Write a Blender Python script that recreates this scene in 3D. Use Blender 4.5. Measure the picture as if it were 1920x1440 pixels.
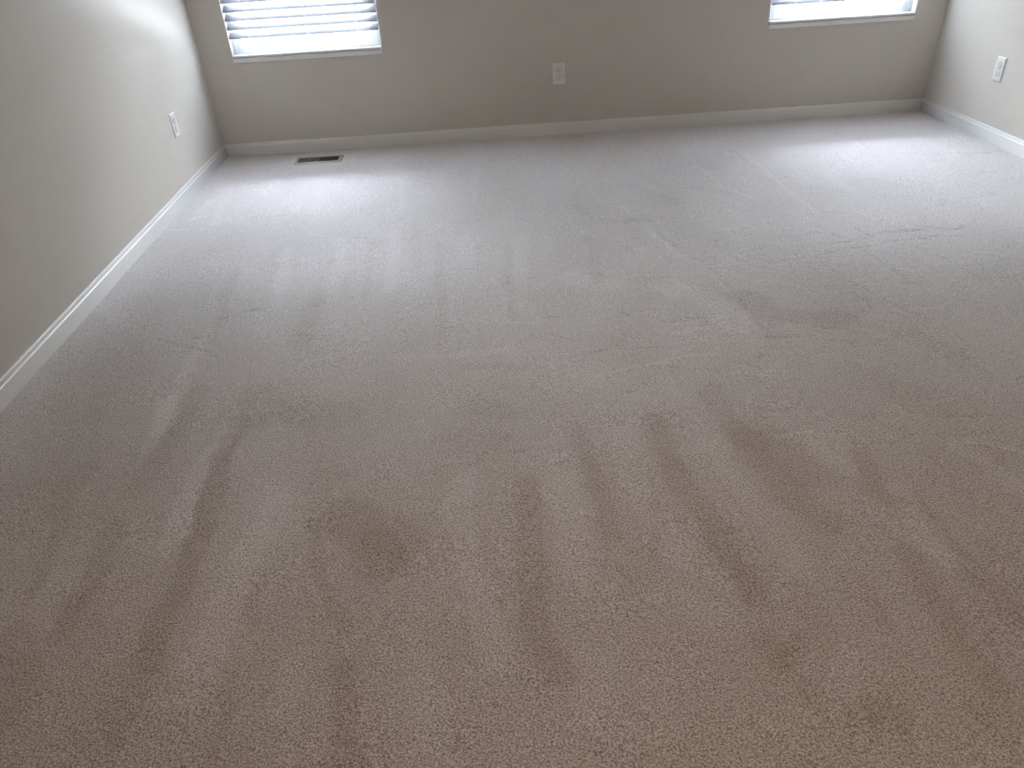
import bpy, bmesh, math, random
import numpy as np
from mathutils import Vector, Matrix

# ---- look settings
EXPOSURE = 4.27
SKY = 12.0
SKY_STOPS = ((0.365, (1.0, 1.12, 1.30)), (0.395, (0.05, 0.052, 0.055)), (0.495, (0.04, 0.042, 0.045)), (0.505, (0.018, 0.020, 0.023)), (0.60, (0.025, 0.027, 0.030)), (0.68, (0.038, 0.040, 0.047)), (0.79, (0.08, 0.09, 0.10)), (0.84, (0.36, 0.395, 0.48)), (0.92, (0.36, 0.395, 0.48)), (0.97, (0.2, 0.22, 0.26)))
FILL_W, FILL_C = 0.4, (1.0, 0.55, 0.2)
WALLC = (0.65, 0.60, 0.535)
CARPETC = (0.68, 0.615, 0.585)
CV0, CV1 = 0.36, 1.44
SHEEN = 0.75
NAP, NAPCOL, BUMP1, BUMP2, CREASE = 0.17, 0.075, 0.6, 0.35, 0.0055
# broad light and shade put into the pile: x, y, radius x, radius y, lean
BROAD_LIGHT = ((0.45, -1.6, 0.5, 0.8, -0.9), (3.9, -1.6, 0.5, 0.7, -0.4), (1.75, -0.55, 0.75, 0.50, 0.9), (2.6, -0.4, 0.6, 0.3, 0.5), (0.15, -2.0, 0.4, 0.9, -1.0), (0.3, -3.2, 0.6, 0.8, -0.7), (3.4, -2.3, 0.8, 0.9, -0.5),
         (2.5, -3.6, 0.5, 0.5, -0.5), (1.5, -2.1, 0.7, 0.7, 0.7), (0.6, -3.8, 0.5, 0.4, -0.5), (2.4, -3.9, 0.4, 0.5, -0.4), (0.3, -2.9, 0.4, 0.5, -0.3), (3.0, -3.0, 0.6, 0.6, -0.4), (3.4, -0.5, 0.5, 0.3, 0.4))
SLAT_TILT, RAIL_TILT = 30, 0

for o in list(bpy.data.objects):
    bpy.data.objects.remove(o)
scene = bpy.context.scene
COL = scene.collection
R = math.radians

# ------------------------------------------------------------------ camera
# world: back wall is y = 0, left wall x = 0, right wall x = ROOM_W, carpet z = 0 (metres)
ROOM_W, ROOM_L, ROOM_H = 4.1756, 5.6, 2.5
cam_data = bpy.data.cameras.new('camera')
cam = bpy.data.objects.new('camera', cam_data)
COL.objects.link(cam)
cam_data.sensor_fit = 'HORIZONTAL'
cam_data.sensor_width = 36.0
cam_data.lens = 1367.19 / 1920.0 * 36.0
cam_data.clip_start = 0.02
_y, _p, _r = R(1.5948), R(-33.7955), R(-3.4169)
_f = Vector((math.sin(_y)*math.cos(_p), math.cos(_y)*math.cos(_p), math.sin(_p)))
_rt = Vector((math.cos(_y), -math.sin(_y), 0)); _up = _rt.cross(_f)
_X = _rt*math.cos(_r) + _up*math.sin(_r)
_Y = -_rt*math.sin(_r) + _up*math.cos(_r)
cam.matrix_world = Matrix(((_X.x, _Y.x, -_f.x, 1.484), (_X.y, _Y.y, -_f.y, -4.4323), (_X.z, _Y.z, -_f.z, 1.2), (0, 0, 0, 1)))
scene.camera = cam

# ------------------------------------------------------------------ view, sky
scene.view_settings.view_transform = 'Standard'
scene.view_settings.look = 'None'
scene.view_settings.gamma = 1.0
scene.view_settings.use_curve_mapping = False
scene.view_settings.exposure = EXPOSURE
world = bpy.data.worlds.new('overcast_sky')
scene.world = world
world.use_nodes = True
wn, wl = world.node_tree.nodes, world.node_tree.links
wn.clear()
w_out = wn.new('ShaderNodeOutputWorld')
w_bg = wn.new('ShaderNodeBackground')
w_tc = wn.new('ShaderNodeTexCoord')
w_sep = wn.new('ShaderNodeSeparateXYZ')
w_ramp = wn.new('ShaderNodeValToRGB')
w_map = wn.new('ShaderNodeMapRange')
w_map.inputs['From Min'].default_value = -1.0
w_map.inputs['From Max'].default_value = 1.0
e = w_ramp.color_ramp.elements
e[0].position = 0.0; e[0].color = (1.0, 1.12, 1.30, 1)         # ground outdoors
e[1].position = 0.31; e[1].color = (1.0, 1.12, 1.30, 1)         # brightened ground, put in to light slat undersides and near carpet
for pos, c in SKY_STOPS:
    k = w_ramp.color_ramp.elements.new(pos); k.color = (*c, 1)
w_bg.inputs['Strength'].default_value = SKY
wl.new(w_tc.outputs['Generated'], w_sep.inputs[0])
wl.new(w_sep.outputs['Z'], w_map.inputs['Value'])
wl.new(w_map.outputs[0], w_ramp.inputs[0])
wl.new(w_ramp.outputs[0], w_bg.inputs['Color'])
wl.new(w_bg.outputs[0], w_out.inputs['Surface'])

WINS = [(0.1760, 0.9985), (3.1640, 4.0005)]        # x extents of the two openings
SILL_Z, HEAD_Z, WALL_T = 0.5268, 1.98, 0.15
for i, (x0, x1) in enumerate(WINS):                # daylight portals in the two window openings
    ld = bpy.data.lights.new('sky_portal', 'AREA')
    ld.shape = 'RECTANGLE'; ld.size = x1-x0; ld.size_y = HEAD_Z-SILL_Z
    ld.cycles.is_portal = True
    lo = bpy.data.objects.new('sky_portal', ld); COL.objects.link(lo)
    lo.location = ((x0+x1)/2, WALL_T+0.01, (SILL_Z+HEAD_Z)/2)
    lo.rotation_euler = (R(-90), 0, 0)

ld = bpy.data.lights.new('warm_fill_light', 'AREA')       # unseen fill added under the ceiling to warm the foreground
ld.shape = 'DISK'; ld.size = 0.38; ld.energy = FILL_W; ld.color = FILL_C
lo = bpy.data.objects.new('warm_fill_light', ld); COL.objects.link(lo)
lo.location = (ROOM_W/2, -4.3, ROOM_H-0.01)

# ------------------------------------------------------------------ helpers
def mat(name, color, rough=0.5, spec=0.5, metal=0.0, **kw):
    m = bpy.data.materials.new(name); m.use_nodes = True
    b = m.node_tree.nodes['Principled BSDF']
    b.inputs['Base Color'].default_value = (*color, 1)
    b.inputs['Roughness'].default_value = rough
    b.inputs['Specular IOR Level'].default_value = spec
    b.inputs['Metallic'].default_value = metal
    for k, v in kw.items():
        b.inputs[k.replace('_', ' ')].default_value = v
    return m

def add_noise_look(m, scale, bump, dist=0.001, colvar=0.0, detail=3.0):
    nt = m.node_tree; N, L = nt.nodes, nt.links
    b = N['Principled BSDF']
    tc = N.new('ShaderNodeTexCoord'); nz = N.new('ShaderNodeTexNoise')
    nz.inputs['Scale'].default_value = scale; nz.inputs['Detail'].default_value = detail
    L.new(tc.outputs['Object'], nz.inputs['Vector'])
    bp = N.new('ShaderNodeBump'); bp.inputs['Strength'].default_value = bump; bp.inputs['Distance'].default_value = dist
    L.new(nz.outputs['Fac'], bp.inputs['Height']); L.new(bp.outputs[0], b.inputs['Normal'])
    if colvar:
        base = b.inputs['Base Color'].default_value[:3]
        nz2 = N.new('ShaderNodeTexNoise'); nz2.inputs['Scale'].default_value = 1.7; nz2.inputs['Detail'].default_value = 4
        L.new(tc.outputs['Object'], nz2.inputs['Vector'])
        mx = N.new('ShaderNodeMix'); mx.data_type = 'RGBA'
        mx.inputs['A'].default_value = (*[c*(1-colvar) for c in base], 1)
        mx.inputs['B'].default_value = (*[min(1, c*(1+colvar)) for c in base], 1)
        L.new(nz2.outputs['Fac'], mx.inputs['Factor']); L.new(mx.outputs['Result'], b.inputs['Base Color'])
    return m

def box(bm, x0, x1, y0, y1, z0, z1, bevel=0.0, seg=2):
    v = [bm.verts.new(p) for p in ((x0,y0,z0),(x1,y0,z0),(x1,y1,z0),(x0,y1,z0),(x0,y0,z1),(x1,y0,z1),(x1,y1,z1),(x0,y1,z1))]
    fs = [bm.faces.new([v[i] for i in f]) for f in ((0,3,2,1),(4,5,6,7),(0,1,5,4),(1,2,6,5),(2,3,7,6),(3,0,4,7))]
    if bevel:
        es = list({e for f in fs for e in f.edges})
        bmesh.ops.bevel(bm, geom=es, offset=bevel, segments=seg, profile=0.5, affect='EDGES')

def tube(bm, p0, p1, r, n=10):
    p0, p1 = Vector(p0), Vector(p1); d = (p1-p0).normalized()
    a = d.orthogonal().normalized(); b = d.cross(a)
    r0 = [bm.verts.new(p0+(a*math.cos(t)+b*math.sin(t))*r) for t in (2*math.pi*i/n for i in range(n))]
    r1 = [bm.verts.new(v.co+(p1-p0)) for v in r0]
    for i in range(n):
        bm.faces.new((r0[i], r0[(i+1) % n], r1[(i+1) % n], r1[i]))
    bm.faces.new(r0[::-1]); bm.faces.new(r1)

def prism(bm, outline, y0, y1):
    """outline of (x, z) points extruded along y"""
    a = [bm.verts.new((x, y0, z)) for x, z in outline]; b = [bm.verts.new((x, y1, z)) for x, z in outline]
    n = len(outline)
    for i in range(n):
        bm.faces.new((a[i], a[(i+1) % n], b[(i+1) % n], b[i]))
    bm.faces.new(a[::-1]); bm.faces.new(b)

def obj(name, bm, m, parent=None, smooth=False):
    bmesh.ops.recalc_face_normals(bm, faces=bm.faces[:])
    me = bpy.data.meshes.new(name); bm.to_mesh(me); bm.free()
    me.materials.append(m)
    if smooth:
        for p in me.polygons: p.use_smooth = True
    o = bpy.data.objects.new(name, me); COL.objects.link(o)
    if parent: o.parent = parent
    return o

def tag(o, label=None, cat=None, group=None, kind=None):
    for k, v in (('label', label), ('category', cat), ('group', group), ('kind', kind)):
        if v: o[k] = v
    return o

def thing(name, label, cat, loc=(0, 0, 0), rotz=0, group=None):
    o = bpy.data.objects.new(name, None); COL.objects.link(o)
    o.empty_display_size = 0.05
    o.location = loc; o.rotation_euler = (0, 0, rotz)
    return tag(o, label, cat, group)

def copy_tree(o, parent=None):
    c = o.copy(); COL.objects.link(c)
    if parent: c.parent = parent
    for ch in [x for x in bpy.data.objects if x.parent == o]:
        copy_tree(ch, c)
    return c

# ------------------------------------------------------------------ materials
M_WALL = add_noise_look(mat('greige_wall_paint', WALLC, 0.60, 0.06), 160, 0.10, 0.0008, 0.012)
M_CEIL = add_noise_look(mat('ceiling_paint', (0.78, 0.77, 0.74), 0.9, 0.2), 90, 0.2, 0.001)
M_TRIM = add_noise_look(mat('semigloss_white_trim_paint', (0.81, 0.79, 0.75), 0.22, 0.6), 60, 0.05, 0.0006)
M_VINYL = add_noise_look(mat('white_vinyl', (0.62, 0.63, 0.65), 0.5, 0.5), 30, 0.03, 0.0004)
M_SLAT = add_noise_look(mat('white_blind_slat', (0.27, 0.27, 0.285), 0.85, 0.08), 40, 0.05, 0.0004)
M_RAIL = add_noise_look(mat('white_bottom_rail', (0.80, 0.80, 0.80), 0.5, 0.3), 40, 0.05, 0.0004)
M_SEAM = add_noise_look(mat('outlet_seam', (0.30, 0.29, 0.27), 0.7, 0.2), 80, 0.05, 0.0003)
M_CORD = add_noise_look(mat('white_cord', (0.85, 0.85, 0.84), 0.8, 0.3), 900, 0.3, 0.0003)
M_PLATE = add_noise_look(mat('white_outlet_plastic', (0.80, 0.79, 0.75), 0.32, 0.5), 80, 0.03, 0.0003)
M_SLOT = add_noise_look(mat('dark_slot', (0.012, 0.010, 0.008), 0.7, 0.2), 80, 0.05, 0.0003)
M_SCREW = add_noise_look(mat('painted_screw', (0.74, 0.73, 0.70), 0.35, 0.5, 0.2), 80, 0.05, 0.0002)
M_VENT = add_noise_look(mat('tan_register_enamel', (0.40, 0.365, 0.31), 0.40, 0.5, 0.1), 120, 0.05, 0.0003)
M_DUCT = add_noise_look(mat('duct_shade', (0.02, 0.018, 0.016), 0.7, 0.2, 0.3), 60, 0.05, 0.0003)
M_GLASS = bpy.data.materials.new('window_glass'); M_GLASS.use_nodes = True
_n = M_GLASS.node_tree.nodes; _n.clear()
_o = _n.new('ShaderNodeOutputMaterial'); _t = _n.new('ShaderNodeBsdfTransparent'); _g = _n.new('ShaderNodeBsdfGlossy')
_t.inputs[0].default_value = (0.93, 0.95, 0.94, 1); _g.inputs['Roughness'].default_value = 0.02
_fr = _n.new('ShaderNodeFresnel'); _fr.inputs[0].default_value = 1.3; _mx = _n.new('ShaderNodeMixShader')
_l = M_GLASS.node_tree.links
_l.new(_fr.outputs[0], _mx.inputs[0]); _l.new(_t.outputs[0], _mx.inputs[1]); _l.new(_g.outputs[0], _mx.inputs[2]); _l.new(_mx.outputs[0], _o.inputs[0])

def carpet_material():
    m = bpy.data.materials.new('cut_pile_carpet'); m.use_nodes = True
    nt = m.node_tree; N, L = nt.nodes, nt.links
    b = N['Principled BSDF']
    b.inputs['Roughness'].default_value = 0.75
    b.inputs['Specular IOR Level'].default_value = 0.35
    b.inputs['Sheen Weight'].default_value = SHEEN
    b.inputs['Sheen Roughness'].default_value = 0.5
    b.inputs['Sheen Tint'].default_value = (1, 1, 1, 1)
    tc = N.new('ShaderNodeTexCoord')
    def noise(scale, detail, rough=0.55, dist=0.0):
        n = N.new('ShaderNodeTexNoise'); n.inputs['Scale'].default_value = scale
        n.inputs['Detail'].default_value = detail; n.inputs['Roughness'].default_value = rough
        n.inputs['Distortion'].default_value = dist
        L.new(tc.outputs['Object'], n.inputs['Vector']); return n.outputs['Fac']
    def math_(op, a, c=None, v=None):
        n = N.new('ShaderNodeMath'); n.operation = op
        L.new(a, n.inputs[0])
        if c is not None: L.new(c, n.inputs[1])
        if v is not None: n.inputs[1].default_value = v
        return n.outputs[0]
    tuft = noise(235, 2.0, 0.6, 0.2)         # tuft tips, 4-6 mm
    yarn = noise(430, 1.0, 0.5, 0.3)
    clump = noise(26, 3.0, 0.6, 0.4)
    # yarn colour: beige flecks, with shade in the gaps between tufts painted dark
    ramp = N.new('ShaderNodeValToRGB')
    ramp.color_ramp.elements[0].position = 0.36; ramp.color_ramp.elements[0].color = (*[c*CV0 for c in CARPETC], 1)
    ramp.color_ramp.elements[1].position = 0.60; ramp.color_ramp.elements[1].color = (*[c*CV1 for c in CARPETC], 1)
    s = math_('ADD', math_('MULTIPLY', tuft, v=0.6), math_('MULTIPLY', yarn, v=0.4))
    L.new(s, ramp.inputs[0])
    # pile lean: vacuum bands, plus the broad light and shade put in as lean
    at = N.new('ShaderNodeAttribute'); at.attribute_name = 'nap_light'
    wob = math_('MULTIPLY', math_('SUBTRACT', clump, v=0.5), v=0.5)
    nap_light = math_('ADD', at.outputs['Fac'], wob)
    lean = math_('MULTIPLY', nap_light, v=NAP)
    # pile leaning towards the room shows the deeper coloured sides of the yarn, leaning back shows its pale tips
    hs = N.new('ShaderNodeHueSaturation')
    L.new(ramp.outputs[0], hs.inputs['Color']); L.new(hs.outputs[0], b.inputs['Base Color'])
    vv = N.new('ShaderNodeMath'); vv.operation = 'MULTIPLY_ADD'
    L.new(nap_light, vv.inputs[0]); vv.inputs[1].default_value = NAPCOL; vv.inputs[2].default_value = 1.0
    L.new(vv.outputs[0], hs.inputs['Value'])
    cx = N.new('ShaderNodeCombineXYZ'); L.new(lean, cx.inputs['Y'])
    ge = N.new('ShaderNodeNewGeometry')
    va = N.new('ShaderNodeVectorMath'); va.operation = 'ADD'
    L.new(ge.outputs['Normal'], va.inputs[0]); L.new(cx.outputs[0], va.inputs[1])
    vn = N.new('ShaderNodeVectorMath'); vn.operation = 'NORMALIZE'; L.new(va.outputs[0], vn.inputs[0])
    b1 = N.new('ShaderNodeBump'); b1.inputs['Strength'].default_value = BUMP1; b1.inputs['Distance'].default_value = 0.006
    L.new(tuft, b1.inputs['Height']); L.new(vn.outputs[0], b1.inputs['Normal'])
    b2 = N.new('ShaderNodeBump'); b2.inputs['Strength'].default_value = BUMP2; b2.inputs['Distance'].default_value = 0.002
    L.new(yarn, b2.inputs['Height']); L.new(b1.outputs[0], b2.inputs['Normal'])
    L.new(b2.outputs[0], b.inputs['Normal'])
    return m
M_CARPET = carpet_material()

# bands of leaning pile left by the vacuum: (lean, half width, floor points in metres)
NAP_STROKES = [
(-0.8,0.031,[(0.262,-1.597),(0.277,-1.965),(0.284,-2.403),(0.305,-2.616)]),
(-0.5,0.022,[(0.472,-1.694),(0.516,-2.002),(0.539,-2.259)]),
(-0.5,0.031,[(0.579,-2.511),(0.589,-2.774),(0.564,-3.005)]),
(0.6,0.023,[(0.507,-2.587),(0.535,-2.84)]),
(0.6,0.022,[(0.516,-2.168),(0.517,-2.546),(0.522,-2.746)]),
(0.8,0.027,[(0.723,-2.747),(0.709,-2.908),(0.706,-3.097),(0.711,-3.227)]),
(-1,0.031,[(0.748,-2.73),(0.757,-2.914),(0.77,-3.09),(0.777,-3.216),(0.776,-3.32),(0.759,-3.411),(0.771,-3.516)]),
(-0.6,0.055,[(0.77,-2.594),(0.801,-2.732)]),
(-0.7,0.019,[(0.402,-3.048),(0.422,-3.178),(0.446,-3.292)]),
(-0.7,0.027,[(0.558,-3.122),(0.566,-3.259),(0.576,-3.358),(0.564,-3.426)]),
(-1.1,0.068,[(1.111,-3.152),(1.18,-3.212),(1.23,-3.234)]),
(-0.9,0.047,[(1.184,-3.262),(1.207,-3.311)]),
(-0.8,0.015,[(1.03,-3.155),(1.066,-3.296),(1.12,-3.42),(1.148,-3.471)]),
(-1,0.021,[(1.155,-3.565),(1.171,-3.645),(1.176,-3.699),(1.215,-3.759)]),
(-0.7,0.018,[(0.947,-3.557),(0.952,-3.635),(0.95,-3.717)]),
(-0.6,0.014,[(0.944,-3.314),(0.953,-3.441)]),
(-0.6,0.025,[(0.771,-3.479),(0.762,-3.589),(0.766,-3.662)]),
(-0.7,0.032,[(0.477,-3.407),(0.534,-3.511),(0.554,-3.602)]),
(-0.7,0.070,[(0.915,-2.695),(1.043,-2.737)]),
(-0.6,0.021,[(1.007,-2.976),(1.09,-2.986)]),
(-0.6,0.021,[(1.389,-2.538),(1.568,-2.556)]),
(0.5,0.022,[(1.171,-2.422),(1.359,-2.439),(1.545,-2.459)]),
(-0.5,0.018,[(1.574,-1.582),(1.565,-1.961),(1.558,-2.253)]),
(-0.5,0.018,[(1.297,-1.532),(1.306,-1.964),(1.315,-2.358)]),
(-0.45,0.016,[(0.998,-1.478),(1.038,-2.029)]),
(-0.45,0.019,[(1.18,-1.298),(1.22,-1.809)]),
(-0.7,0.034,[(2.13,-1.439),(2.18,-1.449)]),
(-0.6,0.028,[(1.921,-1.593),(1.929,-1.727),(1.889,-2.005)]),
(-0.6,0.033,[(2.041,-2.039),(2.118,-2.042)]),
(-0.6,0.024,[(1.905,-1.203),(1.951,-1.314)]),
(-0.8,0.060,[(2.375,-2.22),(2.423,-2.344),(2.594,-2.407)]),
(-0.5,0.041,[(2.43,-1.652),(2.435,-1.816)]),
(0.7,0.054,[(2.125,-2.096),(2.25,-2.2),(2.281,-2.396)]),
(0.7,0.040,[(1.938,-2.066),(1.797,-1.953)]),
(0.5,0.036,[(1.567,-2.092),(1.63,-2.261)]),
(-1.1,0.033,[(1.549,-3.08),(1.539,-3.299),(1.531,-3.42),(1.527,-3.553),(1.559,-3.609)]),
(-0.9,0.023,[(1.69,-2.877),(1.708,-3.049),(1.723,-3.169),(1.721,-3.285)]),
(-1.1,0.030,[(1.908,-2.866),(1.907,-3.052),(1.928,-3.203),(1.958,-3.319),(1.97,-3.407),(1.975,-3.466)]),
(-0.6,0.015,[(1.851,-3.116),(1.801,-3.358)]),
(-0.9,0.039,[(2.093,-2.746),(2.105,-2.903),(2.137,-3.068),(2.168,-3.202),(2.204,-3.287)]),
(-0.6,0.059,[(2.217,-2.913),(2.222,-3.049),(2.242,-3.133)]),
(-0.8,0.028,[(2.383,-3.077),(2.351,-3.205),(2.388,-3.245)]),
(-0.9,0.026,[(2.339,-3.385),(2.325,-3.488),(2.324,-3.568),(2.326,-3.637),(2.332,-3.694)]),
(-0.7,0.018,[(2.207,-3.476),(2.197,-3.587)]),
(-0.7,0.021,[(2.429,-3.25),(2.436,-3.331),(2.433,-3.477),(2.45,-3.581)]),
(-1,0.036,[(2.081,-3.747),(2.114,-3.755)]),
(-0.7,0.013,[(2.255,-3.724),(2.277,-3.783)]),
(-0.8,0.029,[(1.952,-3.572),(1.965,-3.608)]),
(-0.7,0.023,[(1.995,-3.683),(2.006,-3.715)]),
(-0.5,0.029,[(2.02,-3.596),(1.978,-3.627)]),
(0.7,0.027,[(2.218,-2.889),(2.266,-2.989),(2.309,-3.121)]),
(0.8,0.025,[(2.411,-3.212),(2.401,-3.327),(2.409,-3.439)]),
(0.7,0.022,[(2.614,-3.084),(2.668,-3.154),(2.677,-3.242)]),
(0.7,0.042,[(1.636,-3.081),(1.638,-3.237),(1.63,-3.386)]),
(0.7,0.038,[(1.812,-2.932),(1.807,-3.158),(1.856,-3.365)]),
(0.7,0.034,[(1.389,-3.031),(1.363,-3.162),(1.421,-3.393),(1.446,-3.587)]),
(0.6,0.029,[(1.066,-3.527),(1.069,-3.649)]),
(0.6,0.039,[(0.932,-3.076),(0.912,-3.264),(0.88,-3.447),(0.87,-3.588)]),
(0.6,0.030,[(2.025,-2.981),(2.067,-3.224),(2.095,-3.406)]),
(0.5,0.042,[(1.615,-3.603),(1.608,-3.709)]),
(0.5,0.037,[(1.315,-3.575),(1.321,-3.722)]),
(0.5,0.034,[(0.502,-3.267),(0.513,-3.436)]),
(0.5,0.020,[(0.121,-1.03),(0.13,-0.734)]),
(0.6,0.034,[(0.417,-0.729),(0.407,-0.451)]),
(0.6,0.036,[(0.882,-0.948),(0.927,-0.881)]),
(0.6,0.015,[(1.469,-0.452),(1.439,-1.074)]),
(0.45,0.021,[(0.645,-0.592),(0.695,-1.071)]),
(0.45,0.019,[(0.167,-0.577),(0.234,-1.119)]),
(0.5,0.020,[(1.095,-0.6),(1.103,-1.15)]),
(0.5,0.030,[(1.649,-1.508),(1.608,-1.922)]),
(0.5,0.031,[(1.399,-1.463),(1.407,-1.888)]),
(0.5,0.031,[(1.097,-1.407),(1.126,-1.934)]),
(0.45,0.026,[(0.868,-1.425),(0.914,-1.988)]),
(0.45,0.026,[(0.654,-1.502),(0.71,-2.041)]),
(0.7,0.011,[(2.607,-0.415),(2.607,-0.781),(2.631,-1.101),(2.735,-1.312)]),
(0.7,0.011,[(2.88,-0.242),(2.897,-0.662),(2.906,-0.984),(2.901,-1.297),(2.924,-1.497)]),
(0.5,0.011,[(3.515,-0.631),(3.435,-1.008)]),
(0.5,0.023,[(3.163,-1.015),(3.188,-1.276)]),
(0.6,0.020,[(2.092,-1.14),(2.154,-1.38),(2.178,-1.498),(2.202,-1.694),(2.25,-1.836)]),
(0.6,0.016,[(1.921,-0.563),(2.006,-0.898),(2.043,-1.195)]),
(-0.4,0.048,[(2.204,-1.003),(2.351,-1.256)]),
(-0.4,0.043,[(2.789,-2.507),(2.886,-2.768)]),
(-0.4,0.062,[(2.522,-2.718),(2.66,-2.897)]),
(0.4,0.060,[(1.76,-2.613),(1.968,-2.754)]),
(-0.6,0.047,[(2.113,-2.923),(2.145,-2.996)]),
(-0.5,0.037,[(0.864,-1.98),(0.841,-2.289)]),
(-0.4,0.041,[(0.39,-2.892),(0.366,-3.05)]),
(-0.5,0.037,[(1.437,-2.737),(1.524,-2.799)]),
(-0.4,0.025,[(2.073,-3.461),(2.084,-3.591)]),
(0.5,0.027,[(2.102,-3.639),(2.043,-3.729)]),
(0.5,0.032,[(1.894,-3.509),(1.796,-3.473)]),
]
# small ridges and grooves pressed into the pile
CREASES = [
(-1,[(1.854,-2.733),(1.883,-2.723),(1.924,-2.701)]),
(-0.8,[(2.352,-2.489),(2.397,-2.486),(2.449,-2.49)]),
(-0.7,[(2.535,-2.539),(2.567,-2.547),(2.612,-2.544)]),
(-0.6,[(2.355,-2.66),(2.396,-2.642),(2.459,-2.605)]),
(-0.6,[(2.437,-1.908),(2.472,-1.958),(2.526,-2.0)]),
(-0.5,[(2.944,-2.187),(2.97,-2.195),(2.984,-2.215)]),
(-0.4,[(2.958,-0.841),(3.129,-0.781),(3.357,-0.702)]),
(-0.4,[(3.298,-0.837),(3.606,-0.76),(3.795,-0.833),(4.076,-0.87)]),
(-0.4,[(2.633,-1.184),(2.737,-1.13),(2.949,-1.026)]),
(-0.6,[(2.439,-1.884),(2.502,-1.9),(2.557,-1.953),(2.629,-1.946),(2.722,-1.933),(2.872,-1.883),(2.979,-1.866),(3.112,-1.831),(3.243,-1.834),(3.412,-1.742)]),
(-0.6,[(2.612,-1.8),(2.526,-1.827),(2.486,-1.887)]),
(-0.6,[(2.845,-1.821),(3.006,-1.79),(3.091,-1.745),(3.233,-1.748)]),
(-0.4,[(2.736,-1.989),(2.763,-2.127),(2.804,-2.264),(2.846,-2.376),(2.895,-2.488)]),
(-0.7,[(2.906,-2.497),(2.917,-2.553),(2.92,-2.615)]),
(-0.5,[(2.934,-1.894),(2.946,-2.039),(2.963,-2.19)]),
(-0.5,[(3.171,-1.991),(3.195,-2.114),(3.219,-2.215)]),
(-0.5,[(2.851,-1.619),(2.876,-1.676),(2.893,-1.764)]),
(-0.5,[(2.989,-1.621),(3.015,-1.77)]),
(-0.5,[(2.191,-1.537),(2.247,-1.773),(2.319,-1.932),(2.343,-2.119),(2.347,-2.314),(2.359,-2.47)]),
(0.5,[(2.172,-1.569),(2.226,-1.806),(2.296,-1.957),(2.318,-2.136),(2.324,-2.329),(2.331,-2.506)]),
(0.5,[(2.045,-2.403),(2.094,-2.435),(2.152,-2.408),(2.229,-2.395)]),
(0.5,[(2.279,-2.667),(2.3,-2.685),(2.326,-2.685)]),
(-0.6,[(2.195,-2.702),(2.216,-2.699),(2.23,-2.712)]),
(-0.5,[(2.06,-2.341),(2.122,-2.335),(2.188,-2.334)]),
(0.5,[(1.875,-1.326),(1.876,-1.509),(1.952,-1.61),(2.055,-1.629)]),
(0.5,[(1.726,-0.372),(1.843,-0.449),(1.921,-0.563),(2.006,-0.898)]),
(0.6,[(2.11,-0.803),(2.235,-0.978),(2.327,-1.068)]),
(0.5,[(1.872,-1.459),(1.907,-1.532),(1.976,-1.527)]),
(-0.5,[(0.799,-0.701),(0.94,-0.739),(1.4,-0.843),(1.613,-0.92),(1.825,-0.979)]),
(-0.4,[(0.942,-0.62),(1.349,-0.699),(1.822,-0.808)]),
(-0.5,[(1.224,-1.895),(1.304,-1.867),(1.423,-1.843)]),
(-0.6,[(1.429,-2.027),(1.522,-1.994),(1.576,-1.953),(1.658,-1.935)]),
(-0.4,[(1.386,-2.097),(1.453,-2.074),(1.53,-2.069)]),
(-0.5,[(1.61,-2.261),(1.65,-2.233),(1.7,-2.218)]),
(-0.7,[(1.665,-2.364),(1.706,-2.388),(1.741,-2.427)]),
(-0.5,[(1.56,-2.411),(1.619,-2.382)]),
(0.5,[(1.746,-2.169),(1.784,-2.195),(1.898,-2.205)]),
(-0.5,[(1.925,-2.241),(1.984,-2.344),(2.014,-2.44)]),
(-0.5,[(0.502,-2.105),(0.589,-2.055),(0.694,-2.013)]),
(-0.5,[(0.804,-2.076),(0.906,-2.004),(0.988,-1.983)]),
(-0.4,[(0.466,-2.216),(0.518,-2.209)]),
(0.5,[(-0.063,-1.238),(0.054,-1.165),(0.249,-1.201)]),
(0.5,[(1.297,-3.0),(1.348,-2.985),(1.402,-2.979)]),
(-0.6,[(1.301,-2.9),(1.316,-2.881),(1.344,-2.88),(1.362,-2.899),(1.373,-2.932)]),
(0.6,[(1.221,-3.187),(1.242,-3.227),(1.264,-3.269)]),
(0.5,[(0.42,-2.729),(0.469,-2.783),(0.513,-2.838)]),
(-0.7,[(1.514,-2.964),(1.528,-2.959),(1.55,-2.964)]),
(0.5,[(1.605,-3.02),(1.671,-2.986)]),
(0.5,[(1.853,-3.541),(1.864,-3.557),(1.877,-3.564)]),
(-0.5,[(1.964,-3.648),(1.992,-3.617),(2.025,-3.582)]),
(-0.5,[(1.977,-2.488),(2.026,-2.511),(2.099,-2.489)]),
(-0.4,[(2.178,-2.189),(2.277,-2.172)]),
(-0.5,[(0.838,-2.617),(0.876,-2.69)]),
(-0.5,[(1.651,-3.359),(1.706,-3.372),(1.734,-3.404)]),
(0.5,[(1.629,-3.429),(1.679,-3.461),(1.719,-3.479),(1.789,-3.459)]),
(-0.5,[(1.801,-3.474),(1.819,-3.489)]),
(-0.5,[(1.706,-1.365),(1.615,-1.315)]),
(-0.5,[(1.878,-1.41),(1.924,-1.419)]),
(-0.4,[(1.604,-1.071),(1.694,-1.066)]),
(-0.5,[(0.723,-2.709),(0.727,-2.748)]),
(-0.5,[(0.951,-2.893),(0.981,-2.816),(1.03,-2.805)]),
(0.5,[(0.604,-3.166),(0.639,-3.211)]),
(-0.5,[(1.008,-3.336),(1.065,-3.334),(1.099,-3.33)]),
]
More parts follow.
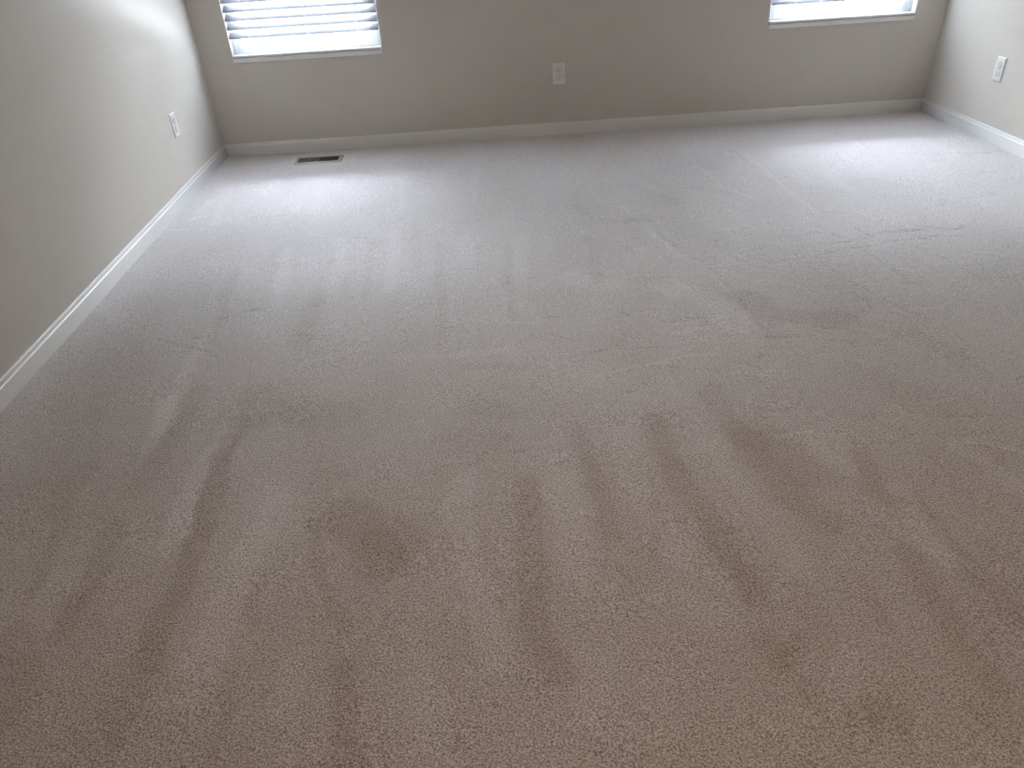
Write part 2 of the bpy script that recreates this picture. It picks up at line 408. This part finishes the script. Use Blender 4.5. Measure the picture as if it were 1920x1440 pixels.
# ------------------------------------------------------------------ carpet floor
def build_floor():
    step = 0.0055
    nx = int(round(ROOM_W/step))+1; ny = int(round(4.0/step))+1
    xs = np.linspace(0, ROOM_W, nx); ys = np.linspace(-4.0, 0, ny)
    X, Y = np.meshgrid(xs, ys)
    rng = np.random.default_rng(7)

    def vnoise(sx, sy, seed):                         # smooth value noise, feature size sx by sy metres
        g = np.random.default_rng(seed).uniform(-1, 1, (int(6/sy)+4, int(6/sx)+4))
        u = X/sx+1; v = (Y+4.2)/sy+1
        i = np.floor(u).astype(int); j = np.floor(v).astype(int); fu = u-i; fv = v-j
        fu = fu*fu*(3-2*fu); fv = fv*fv*(3-2*fv)
        return (g[j, i]*(1-fu)+g[j, i+1]*fu)*(1-fv)+(g[j+1, i]*(1-fu)+g[j+1, i+1]*fu)*fv
    wx = X+0.010*vnoise(.09, .12, 1)+0.008*vnoise(.03, .04, 2); wy = Y+0.02*vnoise(.12, .12, 3)

    def dist(PX, PY, pts):
        d = np.full(PX.shape, 9.0)
        for (ax, ay), (bx, by) in zip(pts[:-1], pts[1:]):
            vx, vy = bx-ax, by-ay; l2 = vx*vx+vy*vy+1e-12
            t = np.clip(((PX-ax)*vx+(PY-ay)*vy)/l2, 0, 1)
            d = np.minimum(d, np.hypot(PX-ax-t*vx, PY-ay-t*vy))
        return d

    def window(pts, m):                               # index window round a polyline, to keep this quick
        a = np.array(pts); x0, x1 = a[:, 0].min()-m, a[:, 0].max()+m; y0, y1 = a[:, 1].min()-m, a[:, 1].max()+m
        return (slice(max(0, np.searchsorted(ys, y0)-1), np.searchsorted(ys, y1)+1),
                slice(max(0, np.searchsorted(xs, x0)-1), np.searchsorted(xs, x1)+1))
    nap_light = 0.16*vnoise(.13, .9, 11)+0.15*vnoise(.3, .35, 12)+0.10*vnoise(.07, .12, 13)
    def blob(cx, cy, rx, ry, v):                      # broad light and shade, put in as lean
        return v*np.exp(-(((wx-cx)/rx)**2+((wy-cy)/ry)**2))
    for q in BROAD_LIGHT: nap_light += blob(*q)
    for s, hw, pts in NAP_STROKES:
        W = window(pts, hw*2.2+0.06)
        d = dist(wx[W], wy[W], pts)
        t = np.clip((hw*1.35-d)/(hw*0.7), 0, 1)
        nap_light[W] += s*t*t*(3-2*t)*0.95
    Z = 0.0006*vnoise(.02, .02, 21)+0.0015*vnoise(.15, .15, 22)
    cx_ = X+0.006*vnoise(.03, .03, 31); cy_ = Y+0.008*vnoise(.035, .035, 32)
    for s, pts in CREASES:
        W = window(pts, 0.07)
        d = dist(cx_[W], cy_[W], pts)
        brk = 0.55+0.45*vnoise(.05, .05, 33)[W]
        Z[W] += s*CREASE*np.exp(-(d/0.0075)**2)*brk
        nap_light[W] += 1.1*s*np.exp(-(d/0.011)**2)*brk
    # many faint random scuffs, denser towards the window and to the right
    for k in range(230):
        x = rng.uniform(0.2, ROOM_W-0.1); y = -rng.uniform(0.25, 1)**1.3*3.4
        if x < 1.3 and rng.random() < 0.85: continue
        ln = rng.uniform(0.05, 0.28); a = rng.normal(0, 0.35) if rng.random() < 0.7 else rng.uniform(0, 3.1)
        bend = rng.normal(0, .35)
        pts = [(x, y)]
        for q in range(3):
            x += ln/3*math.cos(a); y += ln/3*math.sin(a); a += bend; pts.append((x, y))
        W = window(pts, 0.05)
        if X[W].size == 0: continue
        s = rng.choice([-1, 1])*rng.uniform(.12, .42)
        d = dist(cx_[W], cy_[W], pts)
        Z[W] += s*CREASE*np.exp(-(d/0.0065)**2)
        nap_light[W] += 0.9*s*np.exp(-(d/0.012)**2)
    nap_light = np.clip(nap_light, -1.6, 1.4)
    verts = np.stack([X, Y, Z], -1).reshape(-1, 3)
    idx = np.arange(nx*ny).reshape(ny, nx)
    quads = np.stack([idx[:-1, :-1], idx[:-1, 1:], idx[1:, 1:], idx[1:, :-1]], -1).reshape(-1, 4)
    # coarse carpet further back, sharing the last row
    n0 = len(verts)
    back = np.stack([xs, np.full(nx, -ROOM_L), np.zeros(nx)], -1)
    verts = np.concatenate([verts, back])
    bi = np.arange(nx)+n0
    quads = np.concatenate([quads, np.stack([bi[:-1], bi[1:], idx[0, 1:], idx[0, :-1]], -1)])
    me = bpy.data.meshes.new('floor')
    me.vertices.add(len(verts)); me.vertices.foreach_set('co', verts.astype(np.float32).ravel())
    me.loops.add(quads.size); me.loops.foreach_set('vertex_index', quads.astype(np.int32).ravel())
    me.polygons.add(len(quads)); me.polygons.foreach_set('loop_start', (np.arange(len(quads))*4).astype(np.int32))
    me.polygons.foreach_set('use_smooth', np.ones(len(quads), bool))
    me.update(calc_edges=True); me.validate()
    at = me.attributes.new('nap_light', 'FLOAT', 'POINT')
    at.data.foreach_set('value', np.concatenate([nap_light.ravel(), nap_light[0]*0.5]).astype(np.float32))
    me.materials.append(M_CARPET)
    o = bpy.data.objects.new('floor', me); COL.objects.link(o)
    tag(o, kind='structure')
build_floor()

# ------------------------------------------------------------------ walls and ceiling
bm = bmesh.new()
Z0, Z1 = -0.12, ROOM_H
T = WALL_T
xs_ = [-T] + [x for w in WINS for x in w] + [ROOM_W+T]
box(bm, xs_[0], xs_[-1], 0, T, Z0, SILL_Z-0.022)
box(bm, xs_[0], xs_[-1], 0, T, HEAD_Z, Z1)
for a, b_ in ((xs_[0], xs_[1]), (xs_[2], xs_[3]), (xs_[4], xs_[5])):
    box(bm, a, b_, 0, T, SILL_Z-0.022, HEAD_Z)
tag(obj('wall_back', bm, M_WALL), kind='structure')
for nm, x0, x1 in (('wall_left', -T, 0), ('wall_right', ROOM_W, ROOM_W+T)):
    bm = bmesh.new(); box(bm, x0, x1, -ROOM_L, 0, Z0, Z1); tag(obj(nm, bm, M_WALL), kind='structure')
bm = bmesh.new(); box(bm, -T, ROOM_W+T, -ROOM_L-T, -ROOM_L, Z0, Z1); tag(obj('wall_front', bm, M_WALL), kind='structure')
bm = bmesh.new(); box(bm, -T, ROOM_W+T, -ROOM_L-T, T, Z1, Z1+0.1); tag(obj('ceiling', bm, M_CEIL), kind='structure')

# baseboards: colonial profile, (depth from wall, height)
PROF = [(0.0, 0.0708), (0.0042, 0.0708), (0.0066, 0.0700), (0.0082, 0.0682), (0.0088, 0.0655), (0.0088, 0.0602), (0.0093, 0.0578),
        (0.0107, 0.0562), (0.0130, 0.0554), (0.0144, 0.0541), (0.0150, 0.0515), (0.0150, -0.015), (0.0, -0.015)]
def baseboard(name, p0, p1, inward):
    """runs from p0 to p1 along a wall, mitred at both ends"""
    p0, p1, n = Vector(p0), Vector(p1), Vector(inward)
    d = (p1-p0).normalized()
    bm = bmesh.new()
    A = [bm.verts.new(p0+n*o+d*o+Vector((0, 0, z))) for o, z in PROF]
    B = [bm.verts.new(p1+n*o-d*o+Vector((0, 0, z))) for o, z in PROF]
    k = len(PROF)
    for i in range(k):
        bm.faces.new((A[i], A[(i+1) % k], B[(i+1) % k], B[i]))
    bm.faces.new(A); bm.faces.new(B[::-1])
    o = obj(name, bm, M_TRIM)
    for i, p in enumerate(o.data.polygons): p.use_smooth = len(p.vertices) == 4 and abs(p.normal.z) < 0.999
    md = o.modifiers.new('edges', 'EDGE_SPLIT'); md.split_angle = R(50)
    return tag(o, kind='structure')
W_, L_ = ROOM_W, -ROOM_L
baseboard('baseboard_back', (0, 0, 0), (W_, 0, 0), (0, -1, 0))
baseboard('baseboard_left', (0, L_, 0), (0, 0, 0), (1, 0, 0))
baseboard('baseboard_right', (W_, 0, 0), (W_, L_, 0), (-1, 0, 0))
baseboard('baseboard_front', (W_, L_, 0), (0, L_, 0), (0, 1, 0))

# ------------------------------------------------------------------ windows
for i, (x0, x1) in enumerate(WINS):
    g = 0.0
    bm = bmesh.new()
    fy0, fy1, fw = 0.048, 0.118, 0.024
    box(bm, x0, x0+fw, fy0, fy1, SILL_Z, HEAD_Z, 0.003)
    box(bm, x1-fw, x1, fy0, fy1, SILL_Z, HEAD_Z, 0.003)
    box(bm, x0+fw, x1-fw, fy0, fy1, SILL_Z, SILL_Z+0.022, 0.003)
    box(bm, x0+fw, x1-fw, fy0, fy1, HEAD_Z-0.03, HEAD_Z, 0.003)
    win = tag(obj('window_%d' % (i+1), bm, M_VINYL), kind='structure')
    zm = (SILL_Z+HEAD_Z)/2
    for z0, z1, y in ((SILL_Z+0.022, zm+0.015, 0.062), (zm-0.015, HEAD_Z-0.03, 0.090)):
        bm = bmesh.new()
        s, a0, a1 = 0.026, x0+fw, x1-fw
        box(bm, a0, a0+s, y-0.010, y+0.010, z0, z1, 0.002)
        box(bm, a1-s, a1, y-0.010, y+0.010, z0, z1, 0.002)
        box(bm, a0+s, a1-s, y-0.010, y+0.010, z0, z0+s, 0.002)
        box(bm, a0+s, a1-s, y-0.010, y+0.010, z1-s, z1, 0.002)
        sash = obj('sash', bm, M_VINYL, win)
        bm = bmesh.new(); box(bm, a0+s-0.004, a1-s+0.004, y-0.002, y+0.002, z0+s-0.004, z1-s+0.004)
        obj('pane', bm, M_GLASS, sash)
    bm = bmesh.new()                                   # sill board, a little wider than the opening
    box(bm, x0+0.0005, x1-0.0005, -0.002, 0.050, SILL_Z-0.022, SILL_Z)
    box(bm, x0-0.0005, x1+0.0012, -0.013, 0.0, SILL_Z-0.0235, SILL_Z, 0.0032, 3)
    sill = obj('window_sill', bm, M_TRIM, win)

# ------------------------------------------------------------------ blinds
TILT = R(SLAT_TILT)
def slat_mesh(bm, w, holes, depth=0.050, th=0.0026, crown=0.0022):
    """tilted slat centred on the origin; inner (room) edge low; slots where the cords pass"""
    us = [-0.5, -0.49, -0.40, -0.25, -0.13, 0.0, 0.13, 0.30, 0.40, 0.49, 0.5]
    xs = sorted(set([-w/2, w/2] + [h+s for h in holes for s in (-0.005, 0.005)]))
    rings = []
    def P(x, u, side):
        y = u*depth; z = crown*(1-4*u*u) + side*th/2*(0.35 if abs(u) > 0.495 else 1)
        c, s = math.cos(TILT), math.sin(TILT)
        return (x, y*c-z*s, y*s+z*c)
    V = {(i, j, s): bm.verts.new(P(x, u, s)) for i, x in enumerate(xs) for j, u in enumerate(us) for s in (-1, 1)}
    def solid(i, j):
        if i < 0 or j < 0 or i >= len(xs)-1 or j >= len(us)-1: return False
        xm = (xs[i]+xs[i+1])/2; um = (us[j]+us[j+1])/2
        return not (any(abs(xm-h) < 0.004 for h in holes) and -0.13 < um < 0.30)
    for i in range(len(xs)-1):
        for j in range(len(us)-1):
            if not solid(i, j): continue
            for s in (-1, 1):
                bm.faces.new((V[i, j, s], V[i+1, j, s], V[i+1, j+1, s], V[i, j+1, s]))
            for (di, dj, a, b_) in ((-1, 0, (i, j), (i, j+1)), (1, 0, (i+1, j), (i+1, j+1)), (0, -1, (i, j), (i+1, j)), (0, 1, (i, j+1), (i+1, j+1))):
                if not solid(i+di, j+dj):
                    bm.faces.new((V[(*a, -1)], V[(*b_, -1)], V[(*b_, 1)], V[(*a, 1)]))

def make_blind(x0, x1, cords, low_z, label):
    xc = (x0+x1)/2; w = x1-x0-0.012; holes = [c-xc for c in cords]
    yc = 0.0150
    t = thing('window_blind', label, 'blind', (xc, yc, SILL_Z), 0, 'faux wood blinds in the two windows')
    H = HEAD_Z-SILL_Z
    half = 0.025*math.sin(TILT)
    z0 = low_z + abs(half) - SILL_Z
    pitch = 0.0432
    n = int((H-0.085-z0)/pitch)+1
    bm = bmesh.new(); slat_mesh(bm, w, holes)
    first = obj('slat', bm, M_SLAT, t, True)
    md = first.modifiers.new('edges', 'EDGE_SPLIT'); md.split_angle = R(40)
    first.location = (0, 0, z0)
    for k in range(1, n):
        c = first.copy(); COL.objects.link(c); c.parent = t; c.location = (0, 0, z0+k*pitch)
    # bottom rail lies on the sill, tilted with the slats
    bm = bmesh.new(); box(bm, -w/2, w/2, -0.025, 0.025, -0.0055, 0.0055, 0.0025, 3)
    rail = obj('bottom_rail', bm, M_RAIL, t)
    rt = R(RAIL_TILT)
    rail.rotation_euler = (rt, 0, 0)
    rail.location = (0, 0, 0.0025+0.025*abs(math.sin(rt))+0.0055*math.cos(rt))
    for h in holes:
        bm = bmesh.new(); tube(bm, (h, 0, 0.0045), (h, 0, 0.0065), 0.005, 12)
        obj('cord_button', bm, M_RAIL, rail)
    bm = bmesh.new(); box(bm, -w/2, w/2, -0.028, 0.028, H-0.052, H-0.002, 0.002)
    obj('headrail', bm, M_SLAT, t)
    bm = bmesh.new(); box(bm, -w/2-0.002, w/2+0.002, -0.0335, -0.0295, H-0.080, H-0.002, 0.0015)
    obj('valance', bm, M_SLAT, t)
    for h in holes:
        bm = bmesh.new()
        zt = H-0.05; rz = rail.location.z
        yi, yo = -0.0262*math.cos(TILT), 0.0262*math.cos(TILT)
        for dx in (-0.0045, 0.0045):
            tube(bm, (h+dx, yi, rz-0.004), (h+dx, yi, zt), 0.0007, 6)
            tube(bm, (h+dx, yo, rz+0.010), (h+dx, yo, zt), 0.0007, 6)
        for k in range(n):
            zz = z0+k*pitch
            for dx in (-0.0045, 0.0045):
                tube(bm, (h+dx, yi, zz-half-0.0022), (h+dx, yo, zz+half-0.0022), 0.0005, 5)
        obj('ladder_cord', bm, M_CORD, t)
        bm = bmesh.new(); tube(bm, (h, 0.001, rz+0.005), (h, 0.001, zt), 0.0009, 8)
        obj('lift_cord', bm, M_CORD, t)
    return t
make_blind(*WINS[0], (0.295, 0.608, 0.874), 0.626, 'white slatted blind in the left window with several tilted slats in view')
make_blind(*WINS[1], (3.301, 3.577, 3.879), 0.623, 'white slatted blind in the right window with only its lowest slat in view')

# ------------------------------------------------------------------ outlets
def rrect(w, h, r, n=4):
    pts = []
    for cx, cz, a0 in ((w/2-r, h/2-r, 0), (-w/2+r, h/2-r, 90), (-w/2+r, -h/2+r, 180), (w/2-r, -h/2+r, 270)):
        for k in range(n+1):
            a = R(a0+90*k/n); pts.append((cx+r*math.cos(a), cz+r*math.sin(a)))
    return pts
def make_outlet(label, loc, rz):
    t = thing('wall_outlet', label, 'outlet', loc, rz, 'duplex outlets on the walls')
    # plate: bevelled shell facing -y
    bm = bmesh.new()
    rings = []
    for dw, y in ((0, 0), (0, -0.0022), (0.0016, -0.0042), (0.0042, -0.0056), (0.0075, -0.0060)):
        rings.append([bm.verts.new((x, y, z)) for x, z in rrect(0.0699-2*dw, 0.1143-2*dw, 0.0025)])
    for a, b_ in zip(rings[:-1], rings[1:]):
        for k in range(len(a)): bm.faces.new((a[k], a[(k+1) % len(a)], b_[(k+1) % len(a)], b_[k]))
    bm.faces.new(rings[-1]); bm.faces.new(rings[0][::-1])
    pl = obj('plate', bm, M_PLATE, t)
    for s in (1, -1):
        zc = s*0.0195
        pts = []                                      # receptacle face: circle cut flat at top and bottom
        for k in range(40):
            a = 2*math.pi*k/40; pts.append((0.0172*math.cos(a), zc+max(-0.0142, min(0.0142, 0.0172*math.sin(a)))))
        bm = bmesh.new()
        prism(bm, pts, -0.0088, -0.0055)
        rc = obj('receptacle', bm, M_PLATE, t)
        md = rc.modifiers.new('bevel', 'BEVEL'); md.width = 0.0007; md.segments = 2; md.limit_method = 'ANGLE'
        bm = bmesh.new()
        prism(bm, [(x*1.05, zc+(z-zc)*1.06) for x, z in pts], -0.00615, -0.0058)     # gap between plate and face
        obj('seam', bm, M_SEAM, rc)
        bm = bmesh.new()
        for dx, h in ((-0.0064, 0.0088), (0.0064, 0.0072)):
            box(bm, dx-0.0012, dx+0.0012, -0.00895, -0.0085, zc+0.0040-h/2, zc+0.0040+h/2)
        obj('blade_slot', bm, M_SLOT, rc)
        bm = bmesh.new()
        prism(bm, [(0.0027*math.cos(a), zc-0.0078+0.0027*math.sin(a)) for a in [2*math.pi*k/16 for k in range(16)]], -0.00895, -0.0085)
        obj('ground_hole', bm, M_SLOT, rc)
    bm = bmesh.new()
    prism(bm, [(0.0032*math.cos(a), 0.0032*math.sin(a)) for a in [2*math.pi*k/16 for k in range(16)]], -0.0070, -0.0055)
    sc = obj('screw', bm, M_SCREW, t)
    bm = bmesh.new(); box(bm, -0.0026, 0.0026, -0.0071, -0.0066, -0.0004, 0.0004)
    obj('screw_slot', bm, M_SLOT, sc)
    return t
OZ = 0.3402
make_outlet('white duplex outlet on the wall between the two windows', (1.9808, 0, OZ), 0)
make_outlet('white duplex outlet on the left wall near the floor vent', (0, -0.6298, OZ), R(90))
make_outlet('white duplex outlet on the right wall beside the right window', (ROOM_W, -0.5972, OZ), R(-90))

# ------------------------------------------------------------------ floor vent
vx0, vx1, vy0, vy1 = 0.4450, 0.7130, -0.2640, -0.1420
vt = thing('floor_vent', 'tan metal louvred floor vent set in the carpet below the left window', 'vent', ((vx0+vx1)/2, (vy0+vy1)/2, 0))
hw, hd = (vx1-vx0)/2, (vy1-vy0)/2
ix, iy0, iy1 = hw-0.020, -hd+0.017, hd-0.022
bm = bmesh.new()
def ring_pts(a, b0, b1, z): return [bm.verts.new(p) for p in ((-a, b0, z), (a, b0, z), (a, b1, z), (-a, b1, z))]
rg = [ring_pts(hw, -hd, hd, 0.0005), ring_pts(hw-0.001, -hd+0.001, hd-0.001, 0.0025), ring_pts(hw-0.010, -hd+0.010, hd-0.008, 0.0058), ring_pts(ix, iy0, iy1, 0.0062), ring_pts(ix, iy0, iy1, 0.0015)]
for a, b_ in zip(rg[:-1], rg[1:]):
    for k in range(4): bm.faces.new((a[k], a[(k+1) % 4], b_[(k+1) % 4], b_[k]))
obj('frame', bm, M_VENT, vt)
bm = bmesh.new(); box(bm, -ix-0.002, ix+0.002, iy0-0.002, iy1+0.002, 0.0006, 0.0018)
obj('duct_dark_plate', bm, M_DUCT, vt)  # dark plate with the duct's shade put into its colour
bm = bmesh.new(); box(bm, -0.0022, 0.0022, iy0, iy1, 0.002, 0.0068, 0.0004)
obj('centre_bar', bm, M_VENT, vt)
nl = 9
for s in (-1, 1):
    for k in range(nl):
        xc = s*(0.0022+(ix-0.0022)*(k+1.0)/(nl+0.6))
        bm = bmesh.new()
        box(bm, -0.0006, 0.0006, iy0, iy1, -0.0030, 0.0030, 0.0002)
        bmesh.ops.rotate(bm, verts=bm.verts[:], cent=(0, 0, 0), matrix=Matrix.Rotation(R(-24 if s < 0 else 24), 3, 'Y'))
        bmesh.ops.translate(bm, verts=bm.verts[:], vec=(xc, 0, 0.0050))
        obj('louvre', bm, M_VENT, vt)
bm = bmesh.new(); box(bm, ix-0.012, ix-0.007, iy1-0.018, iy1-0.010, 0.004, 0.0105, 0.001)
obj('damper_lever', bm, M_SCREW, vt)
